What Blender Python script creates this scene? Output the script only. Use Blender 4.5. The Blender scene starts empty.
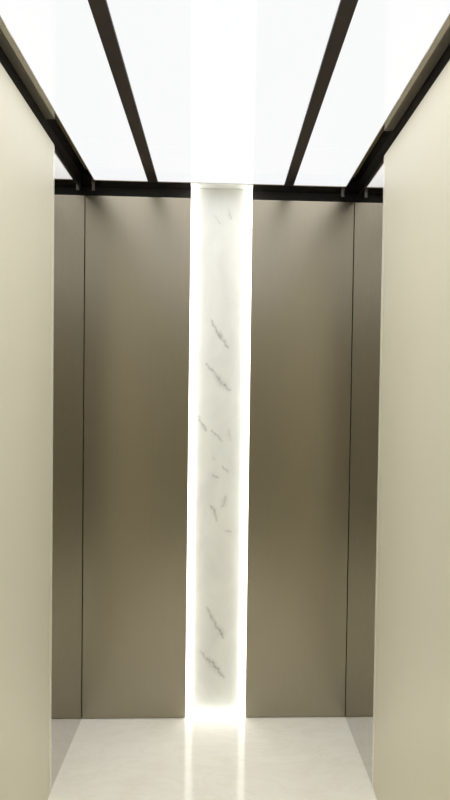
import bpy, bmesh, math, random
from mathutils import Vector, Matrix

scene = bpy.context.scene
COL = scene.collection
random.seed(4)

# ------------------------------------------------------------------ dimensions (metres)
XL, XR = -0.5753, 0.5716          # faces of the mirror cladding left / right
YF = -2.95                        # inner face of the wall behind the camera
ZT = 2.242                         # top of the wall cladding
ZP = 2.252                        # top of the satin side panels
ZS = 2.296                        # underside of the ceiling frame
CL = 0.030                        # cladding thickness
SL, SR = -0.1286, 0.1321          # the niche between the two rear steel panels
ML, MR = 0.4480, 0.4380           # length of the mirror part left / right
EL, ER = -0.5308, 0.5273          # inner edges of the ceiling frame's side rails
FY = 0.026                        # depth of the rear rail
B1, B2, B3, B4 = -0.3090, -0.2670, 0.2648, 0.3045   # the two dividers

# ------------------------------------------------------------------ helpers
def tag(o, label=None, cat=None, group=None, kind=None):
    if label: o['label'] = label
    if cat: o['category'] = cat
    if group: o['group'] = group
    if kind: o['kind'] = kind
    return o

def empty(name, loc):
    o = bpy.data.objects.new(name, None)
    o.empty_display_size = 0.05
    o.location = loc
    COL.objects.link(o)
    return o

def bm_box(bm, x0, x1, y0, y1, z0, z1):
    vs = [bm.verts.new((x, y, z)) for z in (z0, z1) for x, y in ((x0, y0), (x1, y0), (x1, y1), (x0, y1))]
    for f in ((3, 2, 1, 0), (4, 5, 6, 7), (0, 1, 5, 4), (1, 2, 6, 5), (2, 3, 7, 6), (3, 0, 4, 7)):
        bm.faces.new([vs[i] for i in f])

def bm_cyl(bm, c, axis, r, h, n=20):
    rot = Vector((0, 0, 1)).rotation_difference(Vector(axis)).to_matrix().to_4x4()
    bmesh.ops.create_cone(bm, cap_ends=True, segments=n, radius1=r, radius2=r, depth=h,
                          matrix=Matrix.Translation(c) @ rot)

def bm_prism(bm, prof, axis, a, b):
    """extrude a 2-D outline along an axis; prof in (x,y) for 'z' or (y,z) for 'x'"""
    def P(u, v, t): return (u, v, t) if axis == 'z' else (t, u, v)
    r0 = [bm.verts.new(P(u, v, a)) for u, v in prof]
    r1 = [bm.verts.new(P(u, v, b)) for u, v in prof]
    n = len(prof)
    bm.faces.new(r0[::-1]); bm.faces.new(r1)
    for i in range(n):
        bm.faces.new([r0[i], r0[(i + 1) % n], r1[(i + 1) % n], r1[i]])

def link(name, bm, mat, parent=None, bevel=0.0, origin=None, seg=2):
    bmesh.ops.recalc_face_normals(bm, faces=bm.faces)
    if bevel:
        bmesh.ops.bevel(bm, geom=list(bm.edges), offset=bevel, segments=seg, affect='EDGES', profile=0.6)
    if origin is None and parent is None:
        xs = [v.co.x for v in bm.verts]; ys = [v.co.y for v in bm.verts]; zs = [v.co.z for v in bm.verts]
        origin = ((min(xs) + max(xs)) / 2, (min(ys) + max(ys)) / 2, min(zs))
    off = Vector(parent.location if parent else origin)
    bmesh.ops.translate(bm, verts=bm.verts, vec=-off)
    me = bpy.data.meshes.new(name)
    bm.to_mesh(me); bm.free()
    me.materials.append(mat)
    o = bpy.data.objects.new(name, me)
    COL.objects.link(o)
    if parent: o.parent = parent
    else: o.location = off
    return o

def box(name, dims, mat, parent=None, bevel=0.0):
    bm = bmesh.new(); bm_box(bm, *dims)
    return link(name, bm, mat, parent, bevel)

# ------------------------------------------------------------------ materials
def new_mat(name):
    m = bpy.data.materials.new(name); m.use_nodes = True
    nt = m.node_tree
    return m, nt, nt.nodes['Principled BSDF']

def coords(nt, scale):
    tc = nt.nodes.new('ShaderNodeTexCoord')
    mp = nt.nodes.new('ShaderNodeMapping')
    mp.inputs['Scale'].default_value = scale
    nt.links.new(tc.outputs['Object'], mp.inputs['Vector'])
    return mp.outputs['Vector']

def noise(nt, vec, scale, detail=3.0, rough=0.5, dist=0.0):
    n = nt.nodes.new('ShaderNodeTexNoise')
    n.inputs['Scale'].default_value = scale
    n.inputs['Detail'].default_value = detail
    n.inputs['Roughness'].default_value = rough
    n.inputs['Distortion'].default_value = dist
    nt.links.new(vec, n.inputs['Vector'])
    return n.outputs['Fac']

def ramp(nt, fac, stops):
    r = nt.nodes.new('ShaderNodeValToRGB')
    el = r.color_ramp.elements
    while len(el) < len(stops): el.new(0.5)
    for e, (p, c) in zip(el, stops):
        e.position = p; e.color = (*c, 1)
    nt.links.new(fac, r.inputs['Fac'])
    return r.outputs['Color']

def brushed(name, col, metallic, rough, grain, aniso=0.0, arot=0.0, spec=0.5, axis='Z'):
    """hairline-brushed sheet metal, hairlines running up the sheet"""
    m, nt, b = new_mat(name)
    g = noise(nt, coords(nt, (420, 420, 3.0)), 1.0, 2.0)
    lo = tuple(c * (1 - grain) for c in col); hi = tuple(min(1, c * (1 + grain)) for c in col)
    nt.links.new(ramp(nt, g, [(0.3, lo), (0.7, hi)]), b.inputs['Base Color'])
    b.inputs['Metallic'].default_value = metallic
    b.inputs['Roughness'].default_value = rough
    b.inputs['Specular IOR Level'].default_value = spec
    if aniso:
        b.inputs['Anisotropic'].default_value = aniso
        b.inputs['Anisotropic Rotation'].default_value = arot
        t = nt.nodes.new('ShaderNodeTangent'); t.direction_type = 'RADIAL'; t.axis = axis
        nt.links.new(t.outputs['Tangent'], b.inputs['Tangent'])
    return m

def plain(name, col, rough, metallic=0.0, spec=0.5, coat=0.0):
    m, nt, b = new_mat(name)
    g = noise(nt, coords(nt, (1, 1, 1)), 40.0, 2.0)
    lo = tuple(c * 0.96 for c in col); hi = tuple(min(1, c * 1.04) for c in col)
    nt.links.new(ramp(nt, g, [(0.3, lo), (0.7, hi)]), b.inputs['Base Color'])
    b.inputs['Metallic'].default_value = metallic
    b.inputs['Roughness'].default_value = rough
    b.inputs['Specular IOR Level'].default_value = spec
    b.inputs['Coat Weight'].default_value = coat
    return m

def emitter(name, col, strength, base=(0.8, 0.8, 0.8), rough=0.12, coat=0.0, spec=0.5):
    m, nt, b = new_mat(name)
    b.inputs['Base Color'].default_value = (*base, 1)
    b.inputs['Roughness'].default_value = rough
    b.inputs['Specular IOR Level'].default_value = spec
    b.inputs['Coat Weight'].default_value = coat
    b.inputs['Emission Color'].default_value = (*col, 1)
    b.inputs['Emission Strength'].default_value = strength
    return m

M_steel = brushed('brushed_bronze_steel', (0.375, 0.338, 0.268), 1.0, 0.30, 0.02)
M_satin = brushed('satin_champagne_steel', (0.74, 0.71, 0.585), 0.35, 0.45, 0.012)
M_mirror = plain('mirror_steel', (0.60, 0.59, 0.56), 0.015, 1.0)
M_frame = plain('polished_dark_steel', (0.46, 0.42, 0.365), 0.04, 1.0)
M_divider = plain('satin_dark_brown_lacquer', (0.034, 0.026, 0.025), 0.35)
M_dark = plain('dark_shaft_paint', (0.012, 0.011, 0.010), 0.6)
M_edge = plain('polished_edge', (0.90, 0.88, 0.80), 0.25, 0.4)
M_front = brushed('front_champagne_steel', (0.42, 0.40, 0.33), 0.35, 0.45, 0.012)
M_grey = plain('bright_zinc', (0.22, 0.22, 0.21), 0.35, 0.3)
M_light = emitter('frosted_acrylic_lit', (0.98, 0.99, 1.0), 0.885, base=(0.05, 0.05, 0.05), rough=0.06)
M_led = emitter('led_diffuser_lit', (1.0, 0.985, 0.94), 3.9)
M_alu = plain('white_aluminium', (0.80, 0.80, 0.77), 0.4)

# polished cream floor stone
M_floor, nt, b = new_mat('polished_cream_marble')
v = coords(nt, (1, 1, 1))
c1 = ramp(nt, noise(nt, v, 2.2, 6.0, 0.6, 1.2), [(0.30, (0.89, 0.875, 0.80)), (0.52, (0.92, 0.91, 0.85)), (0.75, (0.94, 0.935, 0.89))])
c2 = ramp(nt, noise(nt, coords(nt, (1.0, 2.6, 1)), 3.0, 8.0, 0.62, 2.0), [(0.44, (1, 1, 1)), (0.50, (0.96, 0.955, 0.94)), (0.54, (1, 1, 1))])
mx = nt.nodes.new('ShaderNodeMix'); mx.data_type = 'RGBA'; mx.blend_type = 'MULTIPLY'
mx.inputs['Factor'].default_value = 1.0
nt.links.new(c1, mx.inputs['A']); nt.links.new(c2, mx.inputs['B'])
nt.links.new(mx.outputs['Result'], b.inputs['Base Color'])
b.inputs['Roughness'].default_value = 0.10
b.inputs['Specular IOR Level'].default_value = 0.36

# white marble with grey veins (veins carried by the slab's own colour attribute)
M_marble, nt, b = new_mat('white_veined_marble')
at = nt.nodes.new('ShaderNodeAttribute'); at.attribute_name = 'vein'
cl = ramp(nt, noise(nt, coords(nt, (1, 1, 0.6)), 7.0, 5.0, 0.55, 0.8), [(0.25, (0.78, 0.79, 0.775)), (0.6, (0.88, 0.89, 0.865))])
mx = nt.nodes.new('ShaderNodeMix'); mx.data_type = 'RGBA'
nt.links.new(at.outputs['Fac'], mx.inputs['Factor'])
nt.links.new(cl, mx.inputs['A']); mx.inputs['B'].default_value = (0.27, 0.27, 0.265, 1)
nt.links.new(mx.outputs['Result'], b.inputs['Base Color'])
b.inputs['Roughness'].default_value = 0.22

# ------------------------------------------------------------------ the setting
S = 'structure'
OX = 0.06
tag(box('floor', (XL - CL - OX, XR + CL + OX, YF - OX, 0.10, -0.06, 0.0), M_floor), kind=S)
tag(box('wall_left', (XL - CL - OX, XL - CL, YF - OX, 0.10, 0.0, 2.40), M_dark), kind=S)
tag(box('wall_right', (XR + CL, XR + CL + OX, YF - OX, 0.10, 0.0, 2.40), M_dark), kind=S)
tag(box('wall_back', (XL - CL, XR + CL, 0.055, 0.10, 0.0, 2.40), M_dark), kind=S)
tag(box('ceiling', (XL - CL - OX, XR + CL + OX, YF - OX, 0.10, 2.40, 2.46), M_dark), kind=S)
bm = bmesh.new()
bm_box(bm, XL - CL, XR + CL, YF - OX, YF, 0.0, 2.40)
tag(link('wall_front', bm, M_front, bevel=0.002), kind=S)

# ------------------------------------------------------------------ side cladding
def side_cladding(sgn, xf, ylen):
    side = 'left' if sgn < 0 else 'right'
    xo = xf + sgn * (CL - 0.002)
    lo, hi = min(xf, xo), max(xf, xo)
    o = box('mirror_panel', (lo, hi, -ylen, 0.053, 0.0, ZT), M_mirror, bevel=0.0012)
    tag(o, 'narrow polished mirror panel in the rear %s corner, reflecting the steel back wall' % side,
        'mirror panel', 'mirror panels in the rear corners')
    pr = 0.003                                       # stands a little proud of the mirror
    xi = xf - sgn * pr
    lo, hi = min(xi, xo), max(xi, xo)
    root = empty('side_panel', ((lo + hi) / 2, (YF - ylen) / 2, 0.0))
    tag(root, 'wide satin champagne wall panel along the %s side, nearest the viewer' % side,
        'wall panel', 'satin wall panels along the sides')
    box('panel_sheet', (lo, hi, YF, -ylen - 0.014, 0.0, ZP), M_satin, root, 0.0012)
    e = box('edge_strip', (lo, hi, -ylen - 0.014, -ylen, 0.0, ZP), M_edge, root, 0.0008)
side_cladding(-1, XL, ML)
side_cladding(1, XR, MR)

# ------------------------------------------------------------------ rear cladding
def rear_panel(x0, x1, side):
    o = box('steel_panel', (x0, x1, 0.0, 0.053, 0.003, ZT), M_steel, bevel=0.0015)
    tag(o, 'tall brushed bronze steel panel on the back wall, %s of the lit marble strip' % side,
        'wall panel', 'bronze steel panels on the back wall')
rear_panel(XL + 0.0015, SL, 'left')
rear_panel(SR, XR - 0.0015, 'right')

# ------------------------------------------------------------------ lit marble strip
VEINS = [  # polyline in (x, z), half width, strength
 ([(-0.0266, 2.1799), (-0.0135, 2.1632), (-0.0003, 2.1422)], 0.004, 0.35),
 ([(0.0332, 2.2112), (0.0378, 2.19), (0.0423, 2.1688)], 0.007, 0.35),
 ([(-0.0339, 1.7303), (-0.0206, 1.6961), (-0.003, 1.6706), (0.019, 1.6408), (0.0366, 1.6109)], 0.0058, 0.72),
 ([(-0.0597, 1.5446), (-0.04, 1.5234), (-0.0181, 1.4978)], 0.004, 0.60),
 ([(-0.0181, 1.4978), (0.0038, 1.4722), (0.0214, 1.4508), (0.0433, 1.4295)], 0.0095, 0.70),
 ([(-0.085, 1.3108), (-0.0717, 1.2763), (-0.0497, 1.2506)], 0.0058, 0.55),
 ([(-0.0281, 1.2508), (-0.0061, 1.2293), (0.0158, 1.2078)], 0.0045, 0.62),
 ([(0.0412, 1.2559), (0.0548, 1.2126)], 0.009, 0.28),
 ([(0.0171, 1.1034), (0.0437, 1.0688)], 0.0045, 0.55),
 ([(-0.0214, 1.0639), (0.0005, 1.0466)], 0.0045, 0.6),
 ([(-0.0201, 1.1335), (-0.0135, 1.1249)], 0.004, 0.4),
 ([(0.032, 0.9639), (0.0238, 0.9202)], 0.009, 0.40),
 ([(-0.0284, 0.9242), (-0.0151, 0.9024), (-0.0016, 0.8631)], 0.007, 0.60),
 ([(0.0382, 0.8152), (0.0602, 0.8021)], 0.006, 0.38),
 ([(-0.0382, 0.4744), (-0.0225, 0.4413), (-0.0091, 0.4149)], 0.006, 0.60),
 ([(-0.0091, 0.4149), (0.0132, 0.3795), (0.0355, 0.3441)], 0.0075, 0.75),
 ([(-0.0643, 0.2824), (-0.0421, 0.2558)], 0.006, 0.55),
 ([(-0.0421, 0.2558), (-0.0156, 0.2292), (0.0111, 0.1981), (0.0334, 0.1669)], 0.0095, 0.75),
 ([(-0.0922, 0.0477), (-0.0789, 0.0387)], 0.005, 0.45),
]
from mathutils import noise as mnoise
def vein_at(x, z):
    jx = 0.007 * mnoise.noise((x * 60, z * 45, 1.3)); jz = 0.009 * mnoise.noise((x * 60, z * 45, 7.9))
    px, pz = x + jx, z + jz
    best = 0.0
    for pts, w, s in VEINS:
        if not (pts[-1][1] - 0.05 < z < pts[0][1] + 0.05): continue
        n = len(pts) - 1
        for i in range(n):
            (ax, az), (bx, bz) = pts[i], pts[i + 1]
            dx, dz = bx - ax, bz - az
            t = max(0, min(1, ((px - ax) * dx + (pz - az) * dz) / (dx * dx + dz * dz)))
            d = math.hypot(px - ax - t * dx, pz - az - t * dz)
            u = (i + t) / n
            ww = w * (0.55 + 0.9 * math.sin(math.pi * min(1, max(0, u))) * 0.6)
            k = max(math.exp(-(d / (ww * 0.62)) ** 2) * s * 1.05, math.exp(-(d / (ww * 1.5)) ** 2) * s * 0.5)
            best = max(best, k)
    if best > 0:
        best *= max(0.25, 0.80 + 0.75 * mnoise.noise((x * 190, z * 110, 3.1)))
    return max(0.0, min(1.0, best))

MX0, MX1, MZ0, MZ1, MY = SL + 0.028, SR - 0.028, 0.024, ZS - 0.0005, 0.027
def marble():
    nx, nz = 84, 900
    bm = bmesh.new()
    lay = bm.verts.layers.float_color.new('vein')
    g = []
    for j in range(nz + 1):
        z = MZ0 + (MZ1 - MZ0) * j / nz
        row = []
        for i in range(nx + 1):
            x = MX0 + (MX1 - MX0) * i / nx
            vv = bm.verts.new((x, MY, z)); k = vein_at(x, z)
            vv[lay] = (k, k, k, 1)
            row.append(vv)
        g.append(row)
    for j in range(nz):
        for i in range(nx):
            bm.faces.new((g[j][i], g[j][i + 1], g[j + 1][i + 1], g[j + 1][i]))
    r = bmesh.ops.extrude_face_region(bm, geom=list(bm.faces))
    bmesh.ops.translate(bm, verts=[e for e in r['geom'] if isinstance(e, bmesh.types.BMVert)], vec=(0, 0.026, 0))
    o = link('marble_slab', bm, M_marble)
    for p in o.data.polygons: p.use_smooth = False
    return o
tag(marble(), 'tall narrow white marble slab with grey diagonal veins, centred on the back wall', 'marble slab')

def led(side):
    s = -1 if side == 'left' else 1
    xo = SL if s < 0 else SR
    xi = xo - s * 0.028
    xc = (xo + xi) / 2
    root = empty('light_strip', (xc, 0.03, 0.0))
    tag(root, 'glowing white light strip running up the %s edge of the marble slab' % side,
        'light strip', 'light strips framing the marble slab')
    bm = bmesh.new()     # angled diffuser: proud at the steel, falling back to the marble
    bm_prism(bm, [(xo, 0.004), (xo - s * 0.009, 0.004), (xi, 0.020), (xi, 0.036), (xo, 0.036)], 'z', 0.001, ZS - 0.002)
    link('diffuser', bm, M_led, root)
    box('channel', (min(xo, xi), max(xo, xi), 0.036, 0.053, 0.001, ZS - 0.002), M_alu, root)
led('left'); led('right')
root = empty('light_strip', ((SL + SR) / 2, 0.03, 0.0))
tag(root, 'short glowing white light strip on the floor under the marble slab', 'light strip', 'light strips framing the marble slab')
bm = bmesh.new()
bm_prism(bm, [(0.006, 0.001), (0.006, 0.010), (0.020, 0.0235), (0.036, 0.0235), (0.036, 0.001)], 'x', MX0, MX1)
link('diffuser', bm, M_led, root)
box('channel', (MX0, MX1, 0.036, 0.053, 0.001, 0.0235), M_alu, root)

# ------------------------------------------------------------------ ceiling frame and light panels
fr = empty('ceiling_frame', ((XL + XR) / 2, YF / 2, ZS))
tag(fr, 'polished dark steel ceiling frame holding the three white light panels', 'ceiling frame')
XWL, XWR = XL - CL, XR + CL
zt = ZS + 0.035
box('side_rail', (XWL, EL, YF, 0.055, ZS, zt), M_frame, fr, 0.0015)
box('side_rail', (ER, XWR, YF, 0.055, ZS, zt), M_frame, fr, 0.0015)
box('rear_rail', (EL, SL, -FY, 0.055, ZS, zt), M_frame, fr, 0.0015)
box('rear_rail', (SR, ER, -FY, 0.055, ZS, zt), M_frame, fr, 0.0015)
c = box('niche_cap', (SL, SR, -FY, 0.055, ZS, zt), M_alu, fr, 0.0010)
c['label'] = 'pale cap above the marble slab'
box('front_rail', (EL, ER, YF, YF + 0.05, ZS, zt), M_frame, fr, 0.0015)
box('divider', (B1, B2, YF + 0.05, -FY, ZS, zt), M_divider, fr, 0.0015)
box('divider', (B3, B4, YF + 0.05, -FY, ZS, zt), M_divider, fr, 0.0015)
def k_origin(x): return tuple(fr.location)
for x in (-0.5425, 0.5214):
    bm = bmesh.new()
    bm_box(bm, x - 0.006, x + 0.006, 0.004, 0.007, ZS - 0.030, ZS)
    bm_box(bm, x - 0.006, x + 0.006, -0.008, 0.007, ZS - 0.003, ZS)
    k = link('corner_clip', bm, M_grey, fr)
    k['label'] = 'small grey metal clip'
    bm = bmesh.new()
    bm_cyl(bm, (x, 0.0028, ZS - 0.020), (0, 1, 0), 0.003, 0.0024)
    sc = link('screw', bm, M_grey, origin=k_origin(x))
    sc.location = (0, 0, 0); sc.parent = k

LAMP_W = 13.0
def light(x0, x1, label):
    o = box('ceiling_light', (x0 + 0.0005, x1 - 0.0005, YF + 0.0505, -FY - 0.0005, ZS + 0.003, ZS + 0.018), M_light, bevel=0.001)
    tag(o, label, 'ceiling light', 'flat light panels in the ceiling frame')
    # the panel's own lamp: a prismatic panel throws most of its light downwards
    ld = bpy.data.lights.new('panel_lamp', 'AREA')
    ld.shape = 'RECTANGLE'; ld.size = x1 - x0 - 0.01; ld.size_y = -FY - YF - 0.07
    ld.energy = LAMP_W * (x1 - x0); ld.spread = math.radians(142)
    ld.color = (1.0, 0.985, 0.95)
    lo = bpy.data.objects.new('panel_lamp', ld); COL.objects.link(lo)
    lo.parent = o; lo.location = (0, 0, -0.001)
light(EL, B1, 'narrow white glowing ceiling panel above the left side wall')
light(B2, B3, 'wide white glowing ceiling panel in the middle, between the two dark dividers')
light(B4, ER, 'narrow white glowing ceiling panel above the right side wall')

# ------------------------------------------------------------------ world, camera, view
w = bpy.data.worlds.new('World'); scene.world = w; w.use_nodes = True
w.node_tree.nodes['Background'].inputs['Color'].default_value = (0.02, 0.02, 0.02, 1)

cam = bpy.data.cameras.new('camera'); co = bpy.data.objects.new('camera', cam); COL.objects.link(co)
F = 560.0
cx, cz, D, roll, yaw, pitch, sx, sy = 0.0022, 1.398, 2.4076, 0.0134, 0.035, -0.0239, 13.8447, 10.7833
cam.sensor_fit = 'VERTICAL'; cam.sensor_height = 36.0; cam.lens = F / 800.0 * 36.0
cam.shift_x = -sx / 800.0; cam.shift_y = sy / 800.0
fwd = Vector((math.sin(yaw) * math.cos(pitch), math.cos(yaw) * math.cos(pitch), math.sin(pitch)))
right = Vector((math.cos(yaw), -math.sin(yaw), 0)); up = right.cross(fwd)
# a point right of the axis must land right and lower (clockwise roll of the picture)
r2 = right * math.cos(roll) + up * math.sin(roll)
u2 = up * math.cos(roll) - right * math.sin(roll)
m = Matrix((r2, u2, -fwd)).transposed().to_4x4(); m.translation = (cx, -D, cz)
co.matrix_world = m
cam.clip_start = 0.02
scene.camera = co

vs = scene.view_settings
scene.display_settings.display_device = 'sRGB'
vs.view_transform = 'Standard'; vs.look = 'None'; vs.gamma = 1.0; vs.use_curve_mapping = False
vs.exposure = 0.08
scene.cycles.max_bounces = 16
scene.cycles.glossy_bounces = 12
scene.cycles.diffuse_bounces = 10
